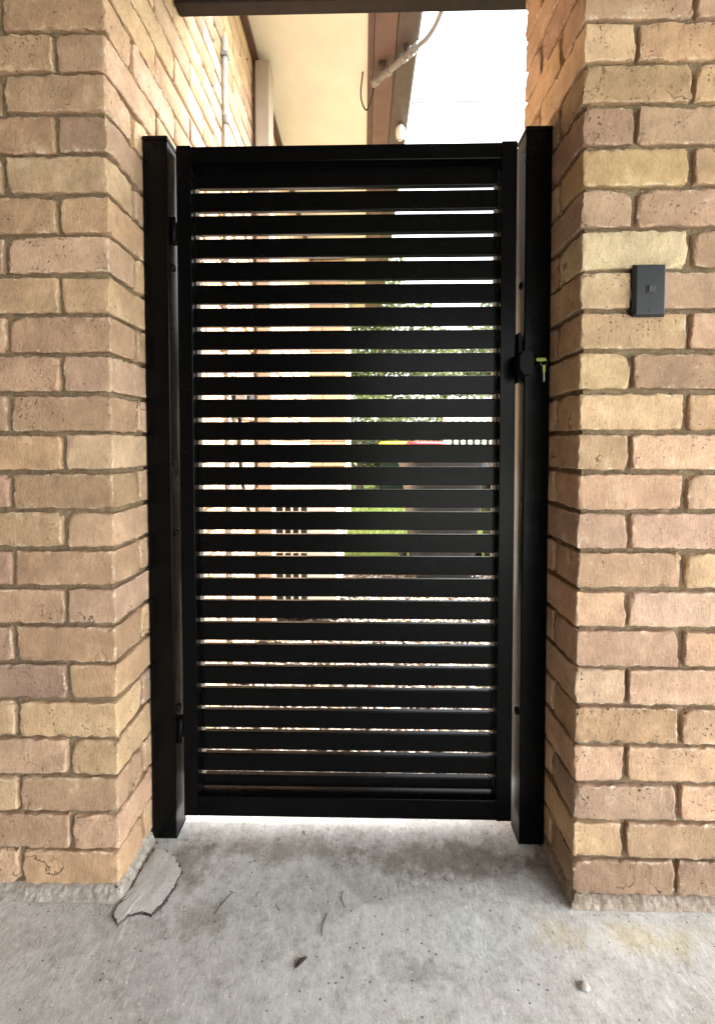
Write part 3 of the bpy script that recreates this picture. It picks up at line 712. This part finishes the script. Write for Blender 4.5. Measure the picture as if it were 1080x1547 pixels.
# ------------------------------------------------------------------ on the slab: patch, debris
M['edge_shade'] = rough_mat('edge_shade', (.06, .052, .045), (.16, .145, .13), (.24, .225, .205), 60, 200, 1.0, .004)  # dark tone that paints the crack shade around the patch
def ragged_patch(name, outline, h, mt, parent, seed, bottom=.0003):
    P_ = []; n_ = len(outline)
    for i in range(n_):
        p, q = Vector((*outline[i], 0)), Vector((*outline[(i+1) % n_], 0)); m_ = max(1, int((q-p).length/.003))
        for k in range(m_):
            s = p+(q-p)*k/m_
            P_.append(s+Vector((noise.noise(s*60+Vector((seed, 0, 0))), noise.noise(s*60+Vector((0, seed, 0))), 0))*.005+Vector((noise.noise(s*190+Vector((seed, 0, 0))), noise.noise(s*190+Vector((0, seed, 0))), 0))*.004)
    c = sum(P_, Vector())/len(P_); bm = bmesh.new()
    rings = []
    for sc_, z_ in ((.955, bottom), (1.0, h*.75), (.99, h), (.93, h*1.08), (.75, h*1.25), (.5, h*1.4), (.25, h*1.45)):
        rings.append([bm.verts.new(c+(p-c)*sc_+Vector((0, 0, z_+.0012*noise.noise(p*50*sc_)*(sc_ < .98)))) for p in P_])
    m_ = len(P_)
    for a_, b_ in zip(rings[:-1], rings[1:]):
        for k in range(m_): bm.faces.new((a_[k], a_[(k+1) % m_], b_[(k+1) % m_], b_[k])).smooth = False
    bm.faces.new(rings[-1]); bmesh.ops.recalc_face_normals(bm, faces=bm.faces)
    bm.faces.ensure_lookup_table()
    for f in bm.faces[:2*m_]: f.material_index = 1          # the broken rim, coloured dark as painted shade
    o = from_bm(name, bm, mt, parent); o.data.materials.append(M['edge_shade']); return o
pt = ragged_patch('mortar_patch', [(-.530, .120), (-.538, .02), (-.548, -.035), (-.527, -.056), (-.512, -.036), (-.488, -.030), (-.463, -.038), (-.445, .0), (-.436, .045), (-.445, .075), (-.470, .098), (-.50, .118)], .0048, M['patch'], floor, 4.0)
ragged_patch('shade_seam', [(-.531, .124), (-.540, .02), (-.550, -.036), (-.528, -.058), (-.511, -.0375), (-.488, -.032), (-.462, -.041), (-.442, -.003), (-.4335, .045), (-.4425, .077), (-.468, .100), (-.499, .120)], .0008, M['edge_shade'], floor, 4.0)  # thin dark sheet painting the shadow line round the patch
pt['label'] = 'ragged raised mortar patch at the foot of the left wall'
# crumbled dark gap between patch and wall
rg = random.Random(3)
def pebble_bm(bm, c, r, rg_, sub=1, flat=.6):
    r_ = bmesh.ops.create_icosphere(bm, subdivisions=sub, radius=1.0); ph = Vector((rg_.uniform(0, 90), 0, 0))
    ax = (r*rg_.uniform(.8, 1.3), r*rg_.uniform(.7, 1.1), r*flat*rg_.uniform(.8, 1.2)); rz = rg_.uniform(0, 6.28); cs, sn = math.cos(rz), math.sin(rz)
    for v in r_['verts']:
        p = v.co*(1+.25*noise.noise(v.co*1.5+ph)); p = Vector((p.x*ax[0], p.y*ax[1], p.z*ax[2])); v.co = Vector((p.x*cs-p.y*sn, p.x*sn+p.y*cs, p.z))+Vector(c)
bm = bmesh.new()
for _ in range(60):
    t = rg.random(); x = XL+.004+rg.uniform(0, .016); y = .14-.17*t; r = rg.uniform(.0012, .0042)
    pebble_bm(bm, (x, y, r*.4), r, rg)
tag(from_bm('mortar_crumbs', bm, M['mortar'], floor), kind='stuff')
def thing(name, obj_fn, label, cat, loc, group=None):
    bm = bmesh.new(); m_ = obj_fn(bm); o = from_bm(name, bm, m_); o.location = loc; tag(o, label, cat, group); return o
def _pb(r, s):
    def f(bm): pebble_bm(bm, (0, 0, r*.45), r, random.Random(s), 2); [setattr(q, 'smooth', True) for q in bm.faces]; return M['stone']
    return f
thing('pebble', _pb(.0085, 1), 'lone grey pebble on the slab in front of the right pier', 'pebble', (.418, -.146, 0))
thing('pebble', _pb(.0065, 2), 'small pale stone chip on the slab below the left half of the gate', 'pebble', (-.155, .175, 0))
thing('pebble', _pb(.0042, 3), 'tiny dark grit grain on the slab near the foot of the right gate post', 'pebble', (.327, .185, 0))
def _tw(bm):
    bm_tube(bm, [(-.010, -.009, .003), (-.004, -.003, .004), (.004, .004, .004), (.010, .009, .003)], .003, 8, True, [.0018, .0034, .0032, .0016]); bmesh.ops.recalc_face_normals(bm, faces=bm.faces); return M['twig']
thing('twig', _tw, 'short dark twig lying on the slab in front of the gate', 'twig', (-.124, -.117, 0))
FIB = [((-.083, -.045), .045, 80, 'thin dark fibre left of the middle of the slab, nearest the twig'), ((-.045, .005), .032, 105, 'short curved dark fibre on the middle of the slab'), ((-.19, -.01), .02, 120, 'faint dark fibre on the slab left of the middle'),
       ((-.312, -.005), .055, 60, 'thin dark straight fibre on the slab near the mortar patch'), ((.195, .06), .012, 120, 'tiny dark fibre on the slab below the right half of the gate')]
for (x, y), L_, an, lb in FIB:
    def _fb(bm, L_=L_, an=an):
        ca, sa = math.cos(R(an)), math.sin(R(an)); pts = [(ca*L_*(t-.5)-sa*.004*math.sin(t*3), sa*L_*(t-.5)+ca*.004*math.sin(t*3), .0012) for t in (0, .25, .5, .75, 1)]
        bm_tube(bm, pts, .0006, 6); bmesh.ops.recalc_face_normals(bm, faces=bm.faces); return M['twig']
    thing('fibre', _fb, lb, 'fibre', (x, y, 0), 'dark fibres on the slab')

# grit and leaf crumbs gathered along the wall feet and under the gate
bm = bmesh.new(); rgg = random.Random(77)
for _ in range(150):
    k = rgg.random()
    if k < .3: x, y = rgg.uniform(-.95, XL), -.012-abs(rgg.gauss(0, .012))
    elif k < .5: x, y = rgg.uniform(XR, .95), -.012-abs(rgg.gauss(0, .012))
    elif k < .75: x, y = rgg.uniform(-.42, .38), .16+rgg.gauss(0, .04)
    else: x, y = rgg.uniform(-.6, .7), rgg.uniform(-.3, .15)
    r = rgg.uniform(.0006, .0019); pebble_bm(bm, (x, y, r*.5), r, rgg, 1, .5)
gt = from_bm('grit', bm, M['mortar']); tag(gt, 'fine brown grit and leaf crumbs scattered on the slab', 'grit', kind='stuff')

# ------------------------------------------------------------------ conduits and wires beyond the gate
cd = empty('conduit_pipe', (-.540, .80, .02)); tag(cd, 'pale grey vertical conduit pipe on the side wall beyond the gate', 'pipe')
def sub(name, par, fn, mt):
    bm = bmesh.new(); fn(bm); bmesh.ops.recalc_face_normals(bm, faces=bm.faces)
    for v in bm.verts: v.co -= par.location
    return from_bm(name, bm, mt, par)
M['pale_pipe'] = simple('pale_grey_pipe', (.42, .40, .37), .4, 0, .08)
sub('pipe', cd, lambda bm: bm_tube(bm, [(-.5395, .80, .02), (-.5395, .80, 2.62)], .0105, 14), M['pale_pipe'])
for z_ in (2.30, 1.2): sub('coupling', cd, lambda bm: bm_tube(bm, [(-.5395, .80, z_-.018), (-.5395, .80, z_+.018)], .0122, 14), M['galv'])
for z_ in (1.75, 2.55, .6): sub('saddle', cd, lambda bm: bm_box(bm, -.5515, -.527, .785, .815, z_-.008, z_+.008, .001), M['galv'])

mast = empty('cable_conduit', (.155, 1.27, 2.87)); tag(mast, 'short slanting grey cable conduit clamped under the brown gutter', 'conduit')
A0, A1 = Vector((.052, 1.392, 2.905)), Vector((.262, 1.185, 2.915)); dA = (A1-A0).normalized()
sub('tube', mast, lambda bm: bm_tube(bm, [A0, A1], .0165, 16), M['galv'])
sub('end_collar', mast, lambda bm: bm_tube(bm, [A0-dA*.004, A0+dA*.035], .0195, 16), M['galv'])
for t in (.10, .205, .245): sub('clamp', mast, lambda bm: bm_tube(bm, [A0+dA*(t-.011), A0+dA*(t+.011)], .0205, 16), M['galv'])
sub('bracket', mast, lambda bm: (bm_box(bm, .075, .115, 1.315, 1.335, 2.925, 2.955, .002), bm_box(bm, .195, .215, 1.222, 1.24, 2.93, 2.953, .002)), M['gutter_brown'])
sub('drip_loop', mast, lambda bm: bm_tube(bm, bez([A0+dA*.01, A0+Vector((-.004, .03, -.035)), A0+Vector((-.035, .10, -.06)), A0+Vector((-.065, .06, -.02)), A0+Vector((-.055, -.02, .045))], 8), .0042, 8), M['rubber'])
sub('service_cable', mast, lambda bm: bm_tube(bm, bez([A1-dA*.02, A1+dA*.05, A1+Vector((.075, -.11, .02)), A1+Vector((.105, -.22, .06)), A1+Vector((.16, -.5, .17)), A1+Vector((.5, -2.5, .55)), A1+Vector((2.6, -9, 2.4))], 8), .010, 10), M['cable'])
wire = tube('overhead_wire', bez([(.300, 1.865, 3.075), (.335, 1.88, 3.155), (.372, 1.90, 3.19), (1.6, 1.9, 3.195), (4.5, 1.9, 3.26)], 8), .0042, M['cable'], None, 6); tag(wire, 'thin overhead wire crossing the white sky right of the gutter', 'wire')
own(wire, empty('x')) if False else None
ins = empty('insulator', (.222, 1.76, 2.90)); tag(ins, 'cream porcelain insulator hanging under the brown gutter', 'insulator')
sub('body', ins, lambda bm: bm_tube(bm, [(.222, 1.76, 2.953), (.222, 1.76, 2.945), (.222, 1.76, 2.93), (.222, 1.76, 2.90), (.222, 1.76, 2.875), (.222, 1.76, 2.862)], .02, 14, True, [.010, .020, .027, .029, .022, .010]), M['porcelain'])
sub('wire_tie', ins, lambda bm: bm_tube(bm, bez([(.195, 1.75, 2.865), (.21, 1.735, 2.85), (.24, 1.74, 2.856), (.262, 1.765, 2.862)], 6), .003, 6), M['cable'])

# isolator box on the side wall
iso = empty('isolator_box', (-.53, .93, 1.22)); tag(iso, 'small dark electrical isolator box on the side wall behind the slats', 'electrical box')
sub('case', iso, lambda bm: bm_box(bm, -.552, -.475, .89, .97, 1.15, 1.28, .006), M['bin_dark'])
sub('cover', iso, lambda bm: bm_box(bm, -.535, -.49, .884, .8895, 1.17, 1.26, .002), M['lip'])
sub('lead', iso, lambda bm: bm_tube(bm, bez([(-.53, .93, 1.15), (-.535, .95, .95), (-.53, 1.1, .7), (-.5, 1.5, .55)], 6), .009, 8), M['rubber'])

# air conditioner outdoor unit, end grille towards the gate
ac = empty('air_conditioner', (-.33, 1.78, 0)); tag(ac, 'cream outdoor air conditioner unit with dark slotted grille beside the house wall', 'air conditioner')
sub('casing', ac, lambda bm: bm_box(bm, -.512, -.148, 1.56, 2.35, .05, .80, .012), M['cream_metal'])
sub('grille_recess', ac, lambda bm: bm_box(bm, -.505, -.325, 1.5535, 1.5595, .10, .745, .0), M['bin_dark'])
for i in range(3): sub('grille_bar', ac, lambda bm: bm_box(bm, -.455+i*.045-.0055, -.455+i*.045+.0055, 1.542, 1.5533, .10, .745, .001), M['cream_metal'])
for z_ in (.25, .42, .585): sub('grille_bar', ac, lambda bm: bm_box(bm, -.505, -.325, 1.5445, 1.5533, z_-.012, z_+.012, .001), M['cream_metal'])
for y_ in (1.7, 2.2): sub('foot', ac, lambda bm: bm_box(bm, -.51, -.15, y_-.03, y_+.03, -.035, .049, .003), M['rubber'])

# ------------------------------------------------------------------ wheelie bins
def wheelie_bin(x, y, rz, body, lid, label):
    b_ = empty('wheelie_bin', (x, y, -.03)); b_.rotation_euler.z = rz; b_.scale = (1.04, 1.04, 1.045); tag(b_, label, 'bin', 'wheelie bins')
    bm = bmesh.new(); lv = [(.03, .205, .23), (.10, .215, .245), (.90, .27, .32), (.94, .29, .345), (.985, .29, .345)]; rings = []
    for z, hx, hy in lv:
        ring = []
        for k in range(24):
            a_ = 2*math.pi*(k+.5)/24; e = .35
            ring.append(bm.verts.new((hx*math.copysign(abs(math.cos(a_))**e, math.cos(a_)), hy*math.copysign(abs(math.sin(a_))**e, math.sin(a_)), z)))
        rings.append(ring)
    for p, q in zip(rings[:-1], rings[1:]):
        for k in range(24): bm.faces.new((p[k], p[(k+1) % 24], q[(k+1) % 24], q[k]))
    bm.faces.new(list(reversed(rings[0]))); bm.faces.new(rings[-1])
    from_bm('body', bm, body, b_)
    bm = bmesh.new(); rings = []
    for z, s_ in ((.987, 1.03), (1.03, 1.03), (1.055, .95), (1.07, .6)):
        rings.append([bm.verts.new((.29*s_*math.copysign(abs(math.cos(2*math.pi*(k+.5)/24))**.35, math.cos(2*math.pi*(k+.5)/24)), .345*s_*math.copysign(abs(math.sin(2*math.pi*(k+.5)/24))**.35, math.sin(2*math.pi*(k+.5)/24)), z)) for k in range(24)])
    for p, q in zip(rings[:-1], rings[1:]):
        for k in range(24): bm.faces.new((p[k], p[(k+1) % 24], q[(k+1) % 24], q[k]))
    bm.faces.new(rings[-1]); bm.faces.new(list(reversed(rings[0]))); from_bm('lid', bm, lid, b_)
    bm = bmesh.new(); bm_tube(bm, [(-.22, .39, 1.0), (.22, .39, 1.0)], .014, 10); bm_box(bm, -.2, -.17, .33, .385, .985, 1.012); bm_box(bm, .17, .2, .33, .385, .985, 1.012); from_bm('handle', bm, body, b_)
    for s_ in (-1, 1):
        bm = bmesh.new(); bm_tube(bm, [(s_*.235, .24, .10), (s_*.285, .24, .10)], .10, 20); bmesh.ops.recalc_face_normals(bm, faces=bm.faces); from_bm('wheel', bm, M['rubber'], b_)
    bm = bmesh.new(); bm_tube(bm, [(-.29, .24, .10), (.29, .24, .10)], .011, 8); from_bm('axle', bm, M['steel'], b_)
    return b_
for args in [(.62, 2.62, R(4), M['bin_dark'], M['bin_dark'], 'charcoal wheelie bin with a dark lid, the nearer left one beyond the gate'),
             (1.27, 2.75, R(-5), M['bin_dark'], M['lid_grey'], 'charcoal wheelie bin with a grey lid just beyond the gate')]:
    b_ = wheelie_bin(*args); b_.scale.z = .90
wheelie_bin(1.12, 7.2, R(4), M['bin_green'], M['lid_red'], 'dark green wheelie bin with a red lid far across the lawn')
wheelie_bin(.62, 7.9, R(-6), M['bin_green'], M['lid_yellow'], 'dark green wheelie bin with a yellow lid far across the lawn')

# ------------------------------------------------------------------ gravel, lawn
rg = random.Random(11)
path = grid_sheet('gravel_path', -.75, 3.2, .387, 3.05, -.032, .2, .003, M['mortar']); tag(path, kind='structure', label='earth bed under the pebbles')
ICO = None
def many_stones(n_, area, rmin, rmax, seed):
    rg_ = random.Random(seed); bm = bmesh.new(); bmesh.ops.create_icosphere(bm, subdivisions=1, radius=1.0)
    bv = [v.co.copy() for v in bm.verts]; bf = [[v.index for v in f.verts] for f in bm.faces]; bm.free(); V_ = []; F_ = []
    for _ in range(n_):
        x, y = rg_.uniform(area[0], area[1]), area[2]+(area[3]-area[2])*rg_.random()**1.3; r = rg_.uniform(rmin, rmax); ax = (r*rg_.uniform(.8, 1.4), r*rg_.uniform(.7, 1.1), r*rg_.uniform(.5, .8)); rz = rg_.uniform(0, 6.28); cs, sn = math.cos(rz), math.sin(rz); b0 = len(V_)
        for v in bv:
            k = 1+.3*(rg_.random()-.5); p = (v.x*ax[0]*k, v.y*ax[1]*k, v.z*ax[2]*k); V_.append((x+p[0]*cs-p[1]*sn, y+p[0]*sn+p[1]*cs, -.03+r*.35+p[2]+rg_.uniform(0, .008)))
        F_ += [[b0+i for i in f] for f in bf]
    return V_, F_
V_, F_ = many_stones(17000, (-.55, 2.6, .40, 3.05), .007, .017, 4)
gv = pyd('gravel', V_, F_, M['pebble']); tag(gv, 'loose mixed brown, grey and white pebbles beyond the gate', 'gravel', kind='stuff')
lawn = grid_sheet('lawn_bed', -1.5, 9, 3.06, 14, -.03, .5, .02, M['ground']); tag(lawn, kind='structure', label='earth under the lawn')
V_ = []; F_ = []
for _ in range(26000):
    y = 3.08+8.5*rg.random()**1.6; x = rg.uniform(-.15-.05*y, .25+.42*y); h = rg.uniform(.03, .075); a_ = rg.uniform(0, 6.28); w_ = rg.uniform(.003, .006)*(1+y*.12); dx, dy = math.cos(a_)*w_, math.sin(a_)*w_; lx, ly = rg.uniform(-.03, .03), rg.uniform(-.03, .03); b0 = len(V_)
    V_ += [(x-dx, y-dy, -.03), (x+dx, y+dy, -.03), (x+lx*.5+dx*.6, y+ly*.5+dy*.6, -.03+h*.6), (x+lx*.5-dx*.6, y+ly*.5-dy*.6, -.03+h*.6), (x+lx, y+ly, -.03+h)]
    F_ += [(b0, b0+1, b0+2, b0+3), (b0+3, b0+2, b0+4)]
gr = pyd('grass', V_, F_, M['grassblade']); tag(gr, 'short sunlit lawn grass behind the gravel', 'grass', kind='stuff')

# ------------------------------------------------------------------ trees and shrubs
def leaf_cloud(blobs, n_, size, seed):
    rg_ = random.Random(seed); V_ = []; F_ = []; tot = sum(b_[3]*b_[4]*b_[5] for b_ in blobs)
    for (cx, cy, cz, rx, ry, rz) in blobs:
        for _ in range(int(n_*rx*ry*rz/tot)):
            while True:
                p = Vector((rg_.uniform(-1, 1), rg_.uniform(-1, 1), rg_.uniform(-1, 1)))
                if p.length < 1: break
            if rg_.random() > .25 and p.length < .55: p = p.normalized()*rg_.uniform(.6, 1.05)
            if noise.noise(p*2.3+Vector((cx, cy, cz))) < -.22: continue
            c = Vector((cx+p.x*rx, cy+p.y*ry, cz+p.z*rz)); s = size*rg_.uniform(.6, 1.3)
            u = Vector((rg_.gauss(0, 1), rg_.gauss(0, 1), rg_.gauss(0, .7))).normalized(); w_ = u.cross(Vector((rg_.gauss(0, 1), rg_.gauss(0, 1), rg_.gauss(0, 1)))).normalized(); b0 = len(V_)
            V_ += [c-u*s, c+w_*s*.42+u*.1*s, c+u*s, c-w_*s*.42+u*.1*s]; F_.append((b0, b0+1, b0+2, b0+3))
    return V_, F_
def tree(x, y, h, crown, n_, size, seed, label, name='garden_tree', cat='tree', grp='trees behind the lawn'):
    t = empty(name, (x, y, -.03)); tag(t, label, cat, grp); rg_ = random.Random(seed)
    blobs = crown; V_, F_ = leaf_cloud(blobs, n_, size, seed); pyd('crown', V_, F_, M['leaf'], t)
    bm = bmesh.new(); top = max(b_[2] for b_ in blobs)
    bm_tube(bm, bez([(0, 0, 0), (.05, .03, top*.4), (-.04, .05, top*.75), (0, 0, top)], 4), .1, 9, True, [.06+.07*(h/6)*(1-i/12.5) for i in range(13)])
    for b_ in blobs: bm_tube(bm, bez([(0, .03, top*.35), (b_[0]*.5, b_[1]*.5, (top*.35+b_[2])*.5+.1), (b_[0], b_[1], b_[2])], 4), .03, 6, True, [.045*(1-i/10) for i in range(9)])
    bmesh.ops.recalc_face_normals(bm, faces=bm.faces); from_bm('trunk', bm, M['bark'], t); return t
tree(.4, 9.5, 6, [(-.4, 0, 4.3, 1.0, .9, .9), (.5, .2, 3.7, 1.0, .9, .9), (-.1, .3, 5.2, .8, .8, .7), (1.1, -.1, 3.0, .9, .8, .8), (-.9, .1, 3.2, .8, .8, .9), (.2, 0, 2.7, 1.0, .8, .8)], 9000, .075, 5, 'loose yellow green tree nearest the house, behind the lawn')
tree(2.9, 11, 5, [(-.5, 0, 3.2, 1.0, .9, .8), (.5, .1, 3.6, .9, .9, .8), (.1, 0, 2.4, 1.2, .9, .8), (1.3, 0, 2.8, .9, .8, .8)], 8000, .075, 9, 'lower spreading tree to the right of the loose yellow green tree')
tree(4.8, 12.5, 7, [(-.4, 0, 5.0, .9, .8, .9), (.5, .1, 4.2, 1.0, .9, .9), (0, 0, 5.9, .6, .6, .6), (.9, .2, 3.2, 1.0, .9, .9), (-.5, 0, 3.3, .9, .9, .9)], 9000, .075, 15, 'tall tree furthest right behind the lawn')
tree(-.9, 12, 5, [(-.3, 0, 3.2, 1.0, .9, .9), (.5, .1, 2.6, 1.0, .9, .9), (0, 0, 4.2, .8, .8, .8)], 7000, .075, 31, 'dense tree behind the end of the brick house')
for k, (x, y, lb) in enumerate([(-.1, 8.2, 'leafy shrub at the far edge of the lawn, nearest the house'), (1.1, 8.6, 'leafy shrub between the two middle trees'), (2.4, 8.9, 'leafy shrub beside the white picket fence'), (3.8, 9.4, 'leafy shrub furthest right along the far edge of the lawn')]):
    tree(x, y, 1.6, [(-.5, 0, .9, .6, .45, .8), (.2, .1, 1.35, .7, .5, 1.0), (.7, 0, .9, .6, .4, .8)], 6500, .05, 40+k, lb, 'shrub', 'shrub', 'shrubs behind the lawn')
# white picket fence
pk = empty('picket_fence', (2.6, 7.6, -.03)); tag(pk, 'white picket fence far behind the bins', 'fence')
for i in range(22):
    x = -.95+i*.135
    sub_bm = bmesh.new(); bm_box(sub_bm, x-.035, x+.035, -.01, .01, .06, 1.98, 0)
    for v in sub_bm.verts:
        if v.co.z > 1.9 : v.co.z += .0
    from_bm('picket', sub_bm, M['white_paint'], pk)
for z_ in (.5, 1.55):
    bm = bmesh.new(); bm_box(bm, -1.05, 1.95, .011, .05, z_-.04, z_+.04); from_bm('rail', bm, M['white_paint'], pk)
for x in (-1.0, .4, 1.9):
    bm = bmesh.new(); bm_box(bm, x-.045, x+.045, .051, .14, 0, 1.9); from_bm('fence_post', bm, M['white_paint'], pk)
